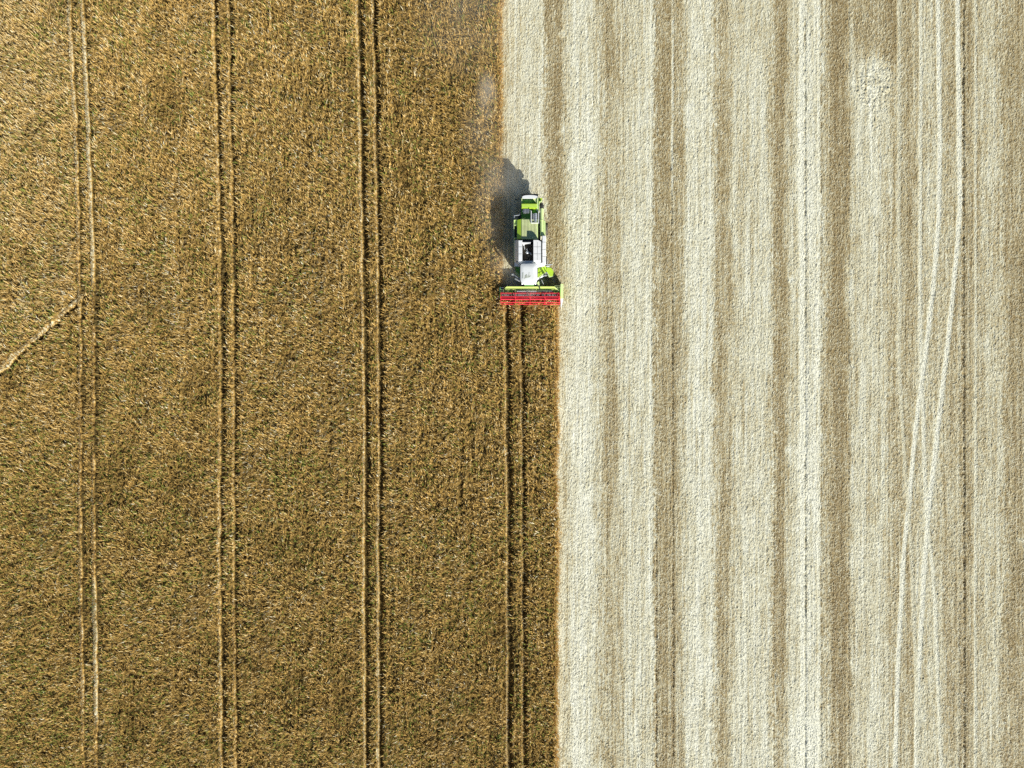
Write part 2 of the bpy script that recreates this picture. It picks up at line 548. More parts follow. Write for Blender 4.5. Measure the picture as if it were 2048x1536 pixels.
hz = hz * (1.12 - 0.35 * np.clip(tan, 0, 1))
hz += clod * (0.016 * m_m + 0.022 * m_f)
for pts, w, st, ct in TRACKS:
    yy = np.array([(768 - p[1]) * S for p in pts][::-1]); xx = np.array([p[0] for p in pts][::-1])
    c = np.interp(SY, yy, xx) + 0.25 * w_l
    w = w * (1.55 if ct < .3 and w > 2.5 else 1.25)
    k = (1 - sstep(w * 0.55, w * 1.15, np.abs(PXs - c))) * st
    if pts[0] == (1346, -100):
        k *= np.clip(1 - 0.62 * sstep(360, 420, PYs), 0, 1) * np.clip(0.8 + 0.35 * w_s, 0.2, 1)
    if pts[0] == (1916, 500):
        k *= sstep(500, 700, PYs)
    tan = tan * (1 - k) + k * (ct + 0.03 * w_s)
    hz = hz * (1 - 0.9 * k) - 0.035 * k
    # the little ridge the wheel left on its right side, which throws the thin dark line
    rdg = np.exp(-((PXs - c - w * 1.5) / 1.3) ** 2) * st
    hz -= 0.0 * rdg
# deeper narrow furrows that read as dark lines
for (pts, w, dep) in (([(1610, -100), (1611, 1640)], 1.6, .13), ([(1926, -100), (1927, 400), (1929, 1640)], 1.9, .16),
                      ([(1341, 300), (1345, 700), (1347, 1640)], 1.6, .13), ([(1214, -100), (1213, 600), (1214, 1640)], .9, .05),
                      ([(1312, 1000), (1313, 1640)], 1.6, .12), ([(1246, -100), (1246, 1640)], .9, .05),
                      ([(1548, 900), (1547, 1640)], 1.3, .06), ([(1758, -100), (1757, 1640)], .9, .03),
                      ([(1698, -100), (1697, 500)], 1.2, .07), ([(1480, 100), (1481, 1640)], .8, .04), ([(1642, -100), (1642, 1640)], 1.1, .06)):
    yy = np.array([(768 - p[1]) * S for p in pts][::-1]); xx = np.array([p[0] for p in pts][::-1])
    c = np.interp(SY, yy, xx) + 0.3 * w_l
    on = (PYs >= pts[0][1] - 1)
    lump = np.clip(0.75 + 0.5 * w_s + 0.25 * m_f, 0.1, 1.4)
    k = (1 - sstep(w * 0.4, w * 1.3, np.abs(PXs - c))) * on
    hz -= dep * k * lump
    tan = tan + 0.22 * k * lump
# wheel lugs printed at an even pitch along some bands
for (cx0, w, pitch, y0, y1) in ((1313, 4, .40, 560, 1536), (1546, 4, .42, 800, 1536), (1260, 4, .42, 1100, 1536), (1665, 4, .45, 0, 1536)):
    k = (1 - sstep(w * .5, w, np.abs(PXs - cx0))) * sstep(y0 - 60, y0, PYs)
    hz += 0.030 * k * np.sin(2 * math.pi * (SY + (SX - (cx0 - 1024) * S) * 0.8) / pitch)
hz = hz - 0.02
tan = np.clip(tan, 0.0, 1.0)
sv = np.stack([SX, SY, hz], -1).reshape(-1, 3)
sq = grid_loops(nys, nxs)
st_me = mesh_from("stubble_field", sv, sq.ravel(), np.full(len(sq), 4, np.int32), {"tan": tan.ravel()})
ST_STOPS = [(0.0, (.75, .735, .60)), (0.14, (.66, .637, .485)), (0.30, (.575, .537, .375)), (0.45, (.50, .445, .28)), (0.62, (.40, .325, .175)),
            (0.8, (.305, .235, .112)), (1.0, (.235, .17, .075))]
m_st = mat_tone("chaff_and_stubble", "tan", ST_STOPS, rough=0.9, nscale=7.0, namp=0.6, spec=0.2, bump=0.22, bscale=11)
st_me.materials.append(m_st)
field = bpy.data.objects.new("stubble_field", st_me)
COL.objects.link(field)
tag(field, "pale harvested field in lengthwise stripes of chaff and tan stubble", kind="structure")

# loose straw lying on the stubble
NS = 420000
x = RNG.uniform(XE_UP - .1, XMAX - .2, NS)
y = RNG.uniform(-YMAX + .2, YMAX - .2, NS)
okk = (x > crop_edge(y) + 0.1)
x, y = x[okk], y[okk]
ix = np.clip(((x - sx_[0]) / DS).astype(int), 0, nxs - 1); iy = np.clip(((y + YMAX) / DS).astype(int), 0, nys - 1)
tl = tan[iy, ix]; zz = hz[iy, ix]
n = len(x)
az = RNG.choice([math.pi / 2, 0.6], n, p=[.55, .45]) + RNG.normal(0, .5, n)
ln = RNG.uniform(.10, .30, n); wd = RNG.uniform(.014, .034, n)
lf = np.where(RNG.random(n) < .35 + .3 * tl, RNG.uniform(.05, .14, n), RNG.uniform(.0, .05, n))
dx, dy = np.cos(az) * ln / 2, np.sin(az) * ln / 2
nx_, ny_ = -np.sin(az) * wd / 2, np.cos(az) * wd / 2
z0 = zz + .012
v = np.stack([np.stack([x - dx - nx_, y - dy - ny_, z0], -1), np.stack([x + dx - nx_, y + dy - ny_, z0 + lf], -1),
              np.stack([x + dx + nx_, y + dy + ny_, z0 + lf + .006], -1), np.stack([x - dx + nx_, y - dy + ny_, z0 + .006], -1)], 1).reshape(-1, 3)
tt = np.clip(tl * .62 + RNG.normal(-.02, .14, n), 0, 1)
straw_me = mesh_from("loose_straw", v, np.arange(n * 4), np.full(n, 4, np.int32), {"tan": np.repeat(tt, 4)})
m_sw = mat_tone("straw", "tan", ST_STOPS, rough=0.6, spec=0.35)
straw_me.materials.append(m_sw)
straw = bpy.data.objects.new("loose_straw", straw_me)
COL.objects.link(straw)
tag(straw, "loose cut straw scattered over the harvested field", "straw", kind="stuff")

# the land beyond the frame, out to the horizon
gm = mat("field_soil", (.40, .34, .20), .95, var=.5, scale=.05)
bm = bmesh.new()
for vx in ((-2500, -2500), (2500, -2500), (2500, 2500), (-2500, 2500)):
    bm.verts.new((vx[0], vx[1], -0.30))
bm.faces.new(bm.verts)
me = bpy.data.meshes.new("ground"); bm.to_mesh(me); bm.free()
me.materials.append(gm)
g = bpy.data.objects.new("ground", me); COL.objects.link(g)
tag(g, kind="structure")

# ================================================================ COMBINE HARVESTER
M = {
    'white': mat("white_paint", (.76, .77, .765), .36, var=.17, scale=3.5, coat=.3),
    'roofw': mat("white_roof", (.74, .755, .735), .4, var=.16, scale=1.6),
    'lime': mat("lime_paint", (.44, .66, .035), .36, var=.18, scale=3.5, coat=.3),
    'beam': mat("beam_paint", (.56, .71, .15), .36, var=.2, scale=3.5, coat=.3),
    'pale': mat("pale_green_paint", (.58, .72, .30), .34, var=.14, scale=3, coat=.3),
    'green': mat("green_paint", (.10, .34, .03), .38, var=.14, scale=4),
    'deck': mat("dusty_deck", (.62, .66, .34), .55, var=.40, scale=2.2),
    'dark': mat("black_steel", (.025, .027, .026), .55, var=.12, scale=5),
    'grey': mat("grey_steel", (.42, .45, .47), .35, metal=.5, var=.2, scale=5),
    'galv': mat("galvanised_steel", (.62, .65, .67), .3, metal=.6, var=.1, scale=7),
    'red': mat("red_paint", (.88, .03, .06), .4, var=.06, scale=6),
    'red2': mat("red_tine_plastic", (.85, .09, .07), .5, var=.08, scale=6),
    'tyre': mat("tyre_rubber", (.035, .033, .03), .85, var=.35, scale=4, bump=.3),
    'rim': mat("rim_paint", (.55, .55, .50), .5, var=.3, scale=4),
    'mark': mat("dusty_mark", (.40, .45, .38), .8, var=.5, scale=9),
    'soil': mat("grain", (.045, .04, .03), .9, var=.4, scale=20, bump=.6),
}
gl = bpy.data.materials.new("tinted_glass"); gl.use_nodes = True
b_ = gl.node_tree.nodes["Principled BSDF"]
b_.inputs["Base Color"].default_value = (.02, .035, .04, 1); b_.inputs["Roughness"].default_value = .06
b_.inputs["Specular IOR Level"].default_value = .8
M['glass'] = gl

ROOT = bpy.data.objects.new("combine_harvester", None)
ROOT.location = P(1062, 480, 0)
COL.objects.link(ROOT)
tag(ROOT, "lime green and white combine harvester with red reel cutting down the crop edge", "combine harvester")
O0 = Vector(ROOT.location)


class MB:
    def __init__(self):
        self.bm = bmesh.new(); self.mi = 0

    def poly(self, pts, zt, z0, z1, zs=None, top=None):
        """upright prism over photo points taken at height zt; zs: per-corner top heights"""
        w = [P(a, b, zt) - O0 for a, b in pts]
        lo = [self.bm.verts.new((p.x, p.y, z0)) for p in w]
        hi = [self.bm.verts.new((p.x, p.y, (zs[i] if zs else z1))) for i, p in enumerate(w)]
        n = len(w)
        fs = [self.bm.faces.new(hi), self.bm.faces.new(lo[::-1])]
        for i in range(n):
            fs.append(self.bm.faces.new((lo[i], lo[(i + 1) % n], hi[(i + 1) % n], hi[i])))
        for f in fs: f.material_index = self.mi
        return self

    def box(self, x0, x1, y0, y1, z0, z1, bev=0.0, zt=None):
        n0 = len(self.bm.verts)
        self.poly([(x0, y1), (x1, y1), (x1, y0), (x0, y0)], z1 if zt is None else zt, z0, z1)
        if bev:
            self.bm.verts.ensure_lookup_table()
            vs = set(self.bm.verts[n0:])
            es = [e for e in self.bm.edges if e.verts[0] in vs and e.verts[1] in vs]
            bmesh.ops.bevel(self.bm, geom=es, offset=bev, segments=2, affect='EDGES', profile=.5)
        return self

    def tube(self, p, q, r, seg=10, r2=None):
        p = Vector(p); q = Vector(q)
        d = (q - p)
        L = d.length
        if L < 1e-5: return self
        rot = d.normalized().to_track_quat('Z', 'Y').to_matrix().to_4x4()
        r_ = bmesh.ops.create_cone(self.bm, cap_ends=True, segments=seg, radius1=r, radius2=r if r2 is None else r2, depth=L,
                                   matrix=Matrix.Translation((p + q) / 2) @ rot)
        for v in r_['verts']:
            for f in v.link_faces: f.material_index = self.mi
        return self

    def sphere(self, c, r, sc=(1, 1, 1)):
        r_ = bmesh.ops.create_uvsphere(self.bm, u_segments=14, v_segments=9, radius=r,
                                       matrix=Matrix.Translation(Vector(c)) @ Matrix.Diagonal((*sc, 1)))
        for v in r_['verts']:
            for f in v.link_faces: f.material_index = self.mi
        return self

    def quadstrip(self, rows):
        vr = [[self.bm.verts.new(p) for p in r] for r in rows]
        for a, b in zip(vr[:-1], vr[1:]):
            for i in range(len(a) - 1):
                f = self.bm.faces.new((a[i], a[i + 1], b[i + 1], b[i])); f.material_index = self.mi
        return self

    def build(self, name, mats, parent=None, smooth=False, label=None):
        bmesh.ops.recalc_face_normals(self.bm, faces=self.bm.faces)
        me = bpy.data.meshes.new(name); self.bm.to_mesh(me); self.bm.free()
        for k in (mats if isinstance(mats, (list, tuple)) else [mats]): me.materials.append(M[k])
        if smooth:
            me.polygons.foreach_set("use_smooth", [True] * len(me.polygons))
            me.set_sharp_from_angle(angle=R(35))
        o = bpy.data.objects.new(name, me); COL.objects.link(o)
        o.parent = parent or ROOT
        if label: o["label"] = label
        return o


def W(px, py, z):
    return P(px, py, z) - O0


# ---- chassis and body sides
b = MB()
b.box(1042.5, 1077.5, 396, 524, 0.95, 2.55, bev=.04)
b.mi = 1
b.box(1046, 1074, 400, 540, 0.55, 0.95)
b.poly([(1044, 524), (1076, 524), (1076, 556), (1044, 556)], 1.6, 0.8, 1.75)
body = b.build("body", ['green', 'dark'])

# rear hood: white rounded cap at the back, side cheeks, lime cross band
b = MB()
arc = [(1044.5, 396.5)] + [(1060 - 15.6 * math.cos(math.pi * t / 10), 394.6 - 4.4 * math.sin(math.pi * t / 10) ** .7) for t in range(11)] + [(1075.5, 396.5)]
b.poly(arc[::-1], 3.0, 1.5, 3.0)
hood = b.build("rear_hood", 'white', label="white rounded rear hood cap")
b = MB()
b.box(1042.8, 1044.4, 396.5, 418, 1.6, 2.95, bev=.02)
b.build("hood_cheek", 'pale', hood)
b = MB()
b.box(1073.8, 1076.6, 396, 418, 1.6, 3.05, bev=.02)
b.poly([(1072.5, 406), (1073.8, 406), (1073.8, 396), (1064.5, 396)], 2.9, 2.55, 2.9)
b.build("hood_cheek", 'pale', hood)
b = MB()
b.box(1044.6, 1073.6, 396.8, 438, 2.5, 2.62)
b.build("engine_bay_floor", 'green', hood)
b = MB()
b.box(1043, 1074, 407, 416.5, 2.62, 3.18, bev=.05)
b.mi = 1
for yy in (409.8, 412.5):
    b.box(1043.6, 1073.4, yy, yy + .45, 3.15, 3.188, zt=3.18)
b.build("cross_band", ['lime', 'pale'], hood)
b = MB()
b.poly([(1076.8, 403), (1083.5, 402), (1085, 396.5), (1077, 395.5)], 2.3, 1.9, 2.3)
b.mi = 1
b.poly([(1077.5, 406.5), (1079.6, 406.5), (1083.9, 401.4), (1082.6, 400.4)], 2.5, 2.3, 2.5)
b.build("rear_flap", ['lime', 'pale'])
# straw chopper below the hood, seen from the side
b = MB()
b.poly([(1045, 398), (1075, 398), (1077, 386.5), (1043, 386.5)], 1.4, 0.9, 1.5, zs=[1.55, 1.55, 1.15, 1.15])
b.mi = 1
for i in range(7):
    b.box(1046 + i * 4.4, 1046.4 + i * 4.4, 387, 396, .72, .92, zt=1)
b.build("straw_chopper", ['dark', 'grey'])
b = MB()
b.tube(W(1044, 397, 2.4), W(1031.5, 399, 2.35), .03)
b.box(1030.6, 1033, 397.6, 399.6, 2.2, 2.5)
b.build("tail_light_arm", 'dark')

# engine parts in the bay
b = MB()
b.box(1046.5, 1058.5, 418.2, 424.5, 2.62, 3.12, bev=.03)
b.mi = 1
for i in range(4):
    b.box(1047.6 + i * 2.9, 1048.6 + i * 2.9, 417.6, 426.2, 2.9, 3.2, bev=.02)
b.box(1045, 1047, 422, 423.6, 3.0, 3.1)
b.box(1056, 1058.6, 419.5, 421, 3.1, 3.18)
b.build("engine_manifold", ['grey', 'galv'])
b = MB()
b.tube(W(1066.4, 427.5, 3.2), W(1066.4, 443, 3.2), .085, 14)
b.mi = 1
b.tube(W(1071.2, 427, 3.22), W(1071.2, 444.5, 3.22), .17, 18)
for yy in (430.5, 434, 438):
    b.tube(W(1071.2, yy, 3.22), W(1071.2, yy + .7, 3.22), .185, 18)
b.mi = 2
b.box(1063.6, 1076, 427, 445, 2.62, 3.0)
b.build("exhaust_and_air_cleaner", ['grey', 'galv', 'dark'], smooth=True)
b = MB()
for (p0, p1) in (((1062.3, 422, 3.4), (1062.3, 446, 3.4)), ((1062.3, 446, 3.4), (1077, 446, 3.4)), ((1077, 446, 3.4), (1077, 423, 3.3)),
                 ((1062.3, 422, 3.4), (1059, 420, 3.2)), ((1077, 423, 3.3), (1073, 419.5, 3.1))):
    b.tube(W(*p0), W(*p1), .045, 8)
for (x, y) in ((1062.3, 424), (1062.3, 446), (1077, 446), (1077, 424)):
    b.tube(W(x, y, 3.4), W(x, y, 2.6), .03, 6)
b.build("service_rail", 'white')

# ribbed engine cover deck
b = MB()
b.box(1042.6, 1075.8, 438, 478.5, 2.55, 3.24, bev=.02)
b.mi = 1
nrib = 11
for i in range(nrib):
    x = 1043.6 + i * (31.4 / nrib)
    b.box(x, x + 1.75, 439.2, 477.6, 3.22, 3.285, bev=.012, zt=3.28)
deck = b.build("engine_cover", ['pale', 'deck'])
b = MB()
b.poly([(1034.6, 477.5), (1042.4, 477.5), (1042.4, 438.4), (1034.6, 439.2)], 3.2, 2.3, 3.2, zs=[3.05, 3.25, 3.25, 3.05])
b.build("cover_edge", 'lime', deck)
# left gangway: frame round dark grating
b = MB()
for (x0, x1, y0, y1) in ((1027.6, 1028.5, 440, 476), (1033.8, 1034.5, 440, 476), (1028.6, 1033.7, 439.6, 440.6), (1028.6, 1033.7, 449.6, 450.5), (1028.6, 1033.7, 475, 476)):
    b.box(x0, x1, y0, y1, 2.3, 2.95)
b.box(1028.6, 1033.7, 440.7, 449.5, 2.7, 2.8)
b.mi = 1
b.box(1028.6, 1033.7, 450.6, 474.9, 1.1, 1.4)
for i in range(8):
    b.box(1028.8, 1033.5, 452 + i * 2.9, 452.5 + i * 2.9, 2.35, 2.42)
b.build("gangway", ['pale', 'dark'])
b = MB()
b.box(1036, 1042.4, 430, 438, 1.2, 2.5, bev=.03)
b.build("side_tank", 'dark')
b = MB()
pts = [(1028.3, 436, 3.0), (1028.3, 431.5, 3.0), (1038.6, 430, 3.0), (1038.6, 427.5, 3.0)]
for p0, p1 in zip(pts[:-1], pts[1:]): b.tube(W(*p0), W(*p1), .04, 8)
for p in pts[1:]: b.tube(W(*p), W(p[0], p[1], 1.9), .03, 6)
b.tube(W(1028.3, 431.5, 2.5), W(1038.6, 430, 2.5), .03, 6)
b.build("ladder_rail", 'galv')

# ---- grain tank
b = MB()
b.box(1036.8, 1044.6, 480.5, 521, 2.5, 3.80, bev=.03)                 # left flap ledge
b.poly([(1067, 521.5), (1082.2, 521.5), (1082.2, 483.4), (1076, 480), (1067, 480)], 3.97, 2.5, 3.97)   # right flap ledge
b.box(1036.8, 1082.2, 521.6, 527.5, 2.5, 3.50, bev=.03)               # front ledge
b.box(1044.7, 1061.5, 484.5, 486.6, 2.9, 3.72)                        # rear bar
b.poly([(1029, 524), (1036.7, 521), (1036.7, 482), (1029, 478.5)], 3.2, 1.6, 3.0, zs=[2.55, 3.76, 3.76, 2.55])  # sloped left side
b.poly([(1029, 531), (1041, 532.5), (1041, 527.8), (1036, 524.2), (1029, 524.2)], 3.0, 2.2, 3.0, zs=[2.5, 3.0, 3.4, 3.5, 2.6])
b.mi = 1
b.box(1044.7, 1066.9, 478.8, 521.5, 2.5, 2.8)
b.box(1045, 1066.8, 480.8, 484.2, 2.9, 3.3)
b.mi = 2
b.box(1043, 1073, 523.7, 524.7, 3.50, 3.515, zt=3.5)
b.mi = 1
for yy in (493.5, 507.5):
    b.box(1037.2, 1044.2, yy, yy + .45, 3.79, 3.806, zt=3.8)
    b.box(1067.4, 1081.8, yy, yy + .45, 3.96, 3.976, zt=3.97)
b.box(1074.4, 1074.8, 484, 521, 3.96, 3.975, zt=3.97)
tank = b.build("grain_tank", ['white', 'dark', 'mark'])
b = MB()
b.box(1046, 1065.6, 489, 519, 2.8, 2.84, zt=2.8)
b.build("grain", 'soil', tank)
b = MB()
b.tube(W(1055.5, 518, 3.1), W(1055.5, 488, 3.1), .05, 10)
for i in range(14):
    y = 489.5 + i * 2
    b.tube(W(1055.5, y, 3.1), W(1055.5, y + .35, 3.1), .2, 14)
b.mi = 1
b.sphere(W(1054.5, 505, 3.35), .17, (1, .9, .6))
b.tube(W(1053.5, 498, 3.3), W(1056, 505, 3.35), .05)
b.tube(W(1058, 505.5, 3.3), W(1061.5, 506.5, 3.3), .05)
b.tube(W(1061.5, 506.5, 3.3), W(1062.3, 510, 3.3), .05)
b.sphere(W(1047.5, 490, 3.4), .09)
b.tube(W(1048, 491, 3.4), W(1050, 500, 3.2), .03)
b.build("tank_auger", ['dark', 'galv'], tank, smooth=True)

# ---- unloading auger along the right flank
b = MB()
zc0 = 3.15
b.tube(W(1083.6, 417, zc0), W(1083.6, 472, zc0), .185, 20)
b.tube(W(1083.6, 440, zc0), W(1083.6, 441, zc0), .215, 20)
ua = b.build("unloading_auger", 'pale', smooth=True)
b = MB()
b.tube(W(1083.6, 418, zc0), W(1083.2, 411.5, zc0 - .05), .20, 20, r2=.235)
b.tube(W(1083.2, 411.5, zc0 - .05), W(1082.4, 407.4, zc0 - .3), .235, 20, r2=.17)
b.build("spout", 'dark', ua, smooth=True)

# ---- right side panels
b = MB()
b.box(1086.9, 1090.9, 441.2, 470.4, 1.25, 3.25, bev=.04)
sp = b.build("side_panel", 'pale')
b = MB()
b.box(1084.6, 1092.0, 470.8, 526, 1.35, 3.62, bev=.06)
b.mi = 1
for yy in (484, 499, 513):
    b.box(1085.2, 1091.4, yy, yy + .45, 3.61, 3.627, zt=3.62)
b.build("side_panel", ['white', 'dark'])
b = MB()
b.box(1078, 1083.8, 480, 530, 1.0, 3.1)
b.box(1077.5, 1081, 440, 479, 1.0, 2.9)
b.build("auger_cradle", 'dark')
b = MB()
b.poly([(1074, 533), (1090.5, 529.5), (1091.6, 526.3), (1083, 526.3), (1074, 527.6)], 3.4, 2.3, 3.4, zs=[3.3, 3.2, 3.35, 3.55, 3.5])
b.build("shoulder_panel", 'white')
b = MB()
b.box(1027.8, 1029.6, 478, 522, 1.25, 2.35, bev=.03)
b.build("side_panel", 'pale')

# ---- cab
b = MB()
cabz0, cabz1 = 1.75, 3.52
cb = [(1042.5, 565), (1072.5, 565), (1072.5, 530), (1042.5, 530)]
lo_ = [W(a, c, cabz0) for a, c in ((1044, 560), (1071, 560), (1071, 530), (1044, 530))]
hi_ = [W(a, c, cabz1) for a, c in cb]
vl = [b.bm.verts.new(p) for p in lo_]; vh = [b.bm.verts.new(p) for p in hi_]
b.bm.faces.new(vl[::-1]); b.bm.faces.new(vh)
for i in range(4): b.bm.faces.new((vl[i], vl[(i + 1) % 4], vh[(i + 1) % 4], vh[i]))
cab = b.build("cab", 'glass')
b = MB()
for i in range(4):
    b.tube(lo_[i], hi_[i], .055, 8)
b.tube(lo_[0], lo_[1], .05); b.tube(lo_[1], lo_[2], .05); b.tube(lo_[3], lo_[0], .05)
b.box(1043, 1072, 529.5, 560.5, 1.45, 1.74, zt=1.7)
b.build("cab_frame", 'dark', cab)
# roof: rounded rectangle, domed
def rrect(x0, x1, y0, y1, r0, r1, n=6):
    pts = []
    for (cx_, cy_, a0, r) in ((x1 - r1, y1 - r1, 0, r1), (x0 + r1, y1 - r1, 90, r1), (x0 + r0, y0 + r0, 180, r0), (x1 - r0, y0 + r0, 270, r0)):
        for i in range(n + 1):
            an = R(a0 + 90 * i / n)
            pts.append((cx_ + r * math.cos(an), cy_ + r * math.sin(an)))
    return pts
b = MB()
rings = []
for (inset, z) in ((1.2, 3.50), (.25, 3.53), (0, 3.60), (.2, 3.68), (.9, 3.735), (2.6, 3.755), (3.0, 3.765), (9, 3.79)):
    q = rrect(1040.3 + inset, 1074.8 - inset, 527 + inset, 568.3 - inset * 1.1, max(5.0 - inset * .45, 1), 10.0 - inset * .75)
    # slightly bowed front
    rings.append([b.bm.verts.new(W(px, py + (1.4 * (1 - ((px - 1057.5) / 17.5) ** 2) if py > 560 else 0), 3.72) * 1.0) for px, py in q])
    for v in rings[-1]: v.co.z = z
for r0, r1 in zip(rings[:-1], rings[1:]):
    m_ = len(r0)
    for i in range(m_): b.bm.faces.new((r0[i], r0[(i + 1) % m_], r1[(i + 1) % m_], r1[i]))
b.bm.faces.new(rings[-1]); b.bm.faces.new(rings[0][::-1])
roof = b.build("cab_roof", 'roofw', cab, smooth=True)
# grey, worn mark on the roof (a bar and a slanted run of strokes)
b = MB()
strokes = [[(1045.2, 545.5), (1047.1, 545.5), (1046.6, 557), (1045.0, 557)],
           [(1048.7, 558), (1050, 557.6), (1052.2, 549.2), (1049.8, 550.4)],
           [(1050.2, 556.2), (1055, 555.8), (1054.4, 549), (1051.9, 548.6)],
           [(1055.3, 555.6), (1058.2, 555), (1058.8, 551.2), (1056.0, 551)],
           [(1058.4, 554.8), (1060.4, 554), (1061.8, 551), (1059.0, 551.6)],
           [(1057.2, 551), (1058.3, 551), (1058.6, 544.6), (1057.6, 545)]]
for s_ in strokes:
    w = [W(a, c, 3.78) for a, c in s_]
    vs = [b.bm.verts.new((p.x, p.y, 3.797)) for p in w]
    b.bm.faces.new(vs)
    vs2 = [b.bm.verts.new((p.x, p.y, 3.74)) for p in w]
    for i in range(4): b.bm.faces.new((vs2[i], vs2[(i + 1) % 4], vs[(i + 1) % 4], vs[i]))
b.build("roof_mark", 'mark', cab)
# roof work lights along the front
for x in (1044, 1048.5, 1066.5, 1071):
    b = MB()
    b.tube(W(x, 566.5, 3.42), W(x, 568.2, 3.36), .075, 10)
    b.build("work_light", 'galv', cab)
# mirrors
for (x0, y0, x1, y1) in ((1041, 560, 1025.5, 548), (1074, 560, 1091.5, 550)):
    b = MB()
    b.tube(W(x0, y0, 3.3), W(x1, y1, 3.0), .03, 8)
    b.tube(W(x0, y0 - 2.2, 2.6), W(x1, y1, 2.6), .025, 8)
    b.mi = 1
    sg = 1 if x1 > 1060 else -1
    c = W(x1, y1, 2.8)
    b.box(x1 - 2.2, x1 + 2.2, y1 - .8, y1 + .8, 2.25, 3.05, bev=.03)
    b.build("mirror", ['galv', 'grey'], cab)

# ---- front fenders, steps and rails beside the cab
b = MB()
b.poly([(1029.3, 531.5), (1033, 541), (1039.4, 551), (1040, 533)][::-1], 2.1, 1.5, 2.1, zs=[2.2, 2.0, 1.95, 2.1])
b.mi = 1
for k in range(2):
    p0 = W(1030, 541.5 + k * 3, 2.2); p1 = W(1039.6, 550.5 + k * 3.2, 2.2)
    b.tube(p0, p1, .055, 8)
b.mi = 2
b.tube(W(1030, 557, 1.9), W(1040, 562.5, 1.9), .09, 8)
b.tube(W(1028, 549, 2.5), W(1028, 549, 1.2), .03, 6)
b.build("fender", ['green', 'pale', 'grey'], label="green left fender in shade with step bars")
b = MB()
b.poly([(1075.2, 553), (1087, 545.5), (1093.5, 541), (1092.5, 533), (1088, 531.3), (1082, 534.5), (1075.6, 536)], 2.3, 1.7, 2.3)
b.mi = 1
for (p0, p1) in (((1077, 535.6), (1080, 549)), ((1083, 534), (1085.5, 545.6)), ((1088, 532), (1090, 542))):
    b.tube(W(*p0, 2.31), W(*p1, 2.31), .022, 6)
b.mi = 2
b.tube(W(1075.6, 555.2, 2.3), W(1091, 545, 2.3), .05, 8)
b.tube(W(1075.6, 557.5, 2.2), W(1092, 546.8, 2.2), .03, 8)
b.build("fender", ['lime', 'green', 'pale'], label="bright lime right fender beside the cab")
b = MB()
b.poly([(1093, 545), (1098.5, 552.5), (1105.8, 551.5), (1107.2, 542.8), (1102.5, 535.8), (1094, 534.5)], 2.0, 1.85, 2.0)
b.mi = 1
b.poly([(1095, 549.5), (1098.5, 553.5), (1105.6, 552.4), (1106, 549.6)], 1.4, 1.3, 1.4)
b.poly([(1095, 551), (1098.5, 554.5), (1104.6, 553.4), (1105, 551.2)], .8, .7, .8)
b.mi = 2
b.tube(W(1094, 545, 2.9), W(1098.7, 552.3, 2.0), .03, 8)
b.tube(W(1094, 545, 2.9), W(1089, 549, 2.9), .03, 8)
b.tube(W(1094, 545, 2.9), W(1094, 545, 2.0), .03, 8)
b.tube(W(1089, 549, 2.9), W(1078, 556.5, 2.6), .03, 8)
b.tube(W(1099, 552.6, 1.95), W(1099.6, 553, .5), .03, 8)
b.tube(W(1106, 551.8, 1.95), W(1105.6, 552.5, .5), .03, 8)
b.build("ladder_platform", ['lime', 'pale', 'galv'])
b = MB()
b.tube(W(1091.5, 529.2, 2.6), W(1105, 529, 2.6), .05, 8)
b.tube(W(1095, 527, 2.6), W(1096.5, 520, 2.4), .035, 8)
b.tube(W(1092, 532.5, 2.6), W(1099, 533.4, 2.4), .04, 8)
b.build("handrail", 'galv')
b = MB()
b.tube(W(1083, 560, 2.0), W(1087, 568, 1.5), .03, 8)
b.build("handrail", 'galv')
b = MB()
b.box(1097.5, 1101.5, 529.6, 530.8, 2.35, 2.6)
b.build("marker_lamp", 'galv')
b = MB()
b.poly([(1072.5, 565.5), (1078.2, 563), (1078.6, 569.5), (1076, 569.5)], 1.9, 1.5, 1.9)
b.tube(W(1077, 563, 2.0), W(1078, 570, 1.7), .06, 8)
b.build("lift_arm", 'pale')

# ---- wheels
def wheel(cx_, cy_, rad, wid, name="wheel"):
    c = P(cx_, cy_, rad) - O0; c.z = rad
    b = MB()
    prof = [(-wid / 2, rad * .62), (-wid / 2, rad * .90), (-wid * .42, rad * .97), (0, rad), (wid * .42, rad * .97), (wid / 2, rad * .90), (wid / 2, rad * .62)]
    seg = 36
    rows = []
    for s_ in range(seg + 1):
        an = 2 * math.pi * s_ / seg
        rows.append([Vector((c.x + x, c.y + math.cos(an) * r, c.z + math.sin(an) * r)) for x, r in prof])
    b.quadstrip(rows)
    for s_ in range(seg // 2 * 2):
        an = 2 * math.pi * s_ / seg
        sg = -1 if s_ % 2 else 1
        p = Vector((c.x + sg * wid * .03, c.y + math.cos(an) * rad * .99, c.z + math.sin(an) * rad * .99))
        q = Vector((c.x + sg * wid * .46, c.y + math.cos(an + .12) * rad * .97, c.z + math.sin(an + .12) * rad * .97))
        b.tube(p, q, rad * .035, 5)
    w_ = b.build(name, 'tyre')
    b = MB()
    b.tube((c.x - wid * .38, c.y, c.z), (c.x + wid * .38, c.y, c.z), rad * .63, 28)
    b.tube((c.x - wid * .5, c.y, c.z), (c.x + wid * .5, c.y, c.z), rad * .2, 16)
    b.build("rim", 'rim', w_)
    return w_


wheel(1036.5, 530, .95, .72)
wheel(1087.0, 530, .95, .72)
wheel(1040, 457.5, .66, .50)
wheel(1090.6, 457.5, .66, .50)
b = MB()
b.tube(W(1036.5, 530, .95), W(1087, 530, .95), .16, 12)
b.build("axle", 'dark')
b = MB()
b.tube(W(1040, 457.5, .66), W(1090, 457.5, .66), .10, 12)
b.build("axle", 'dark')

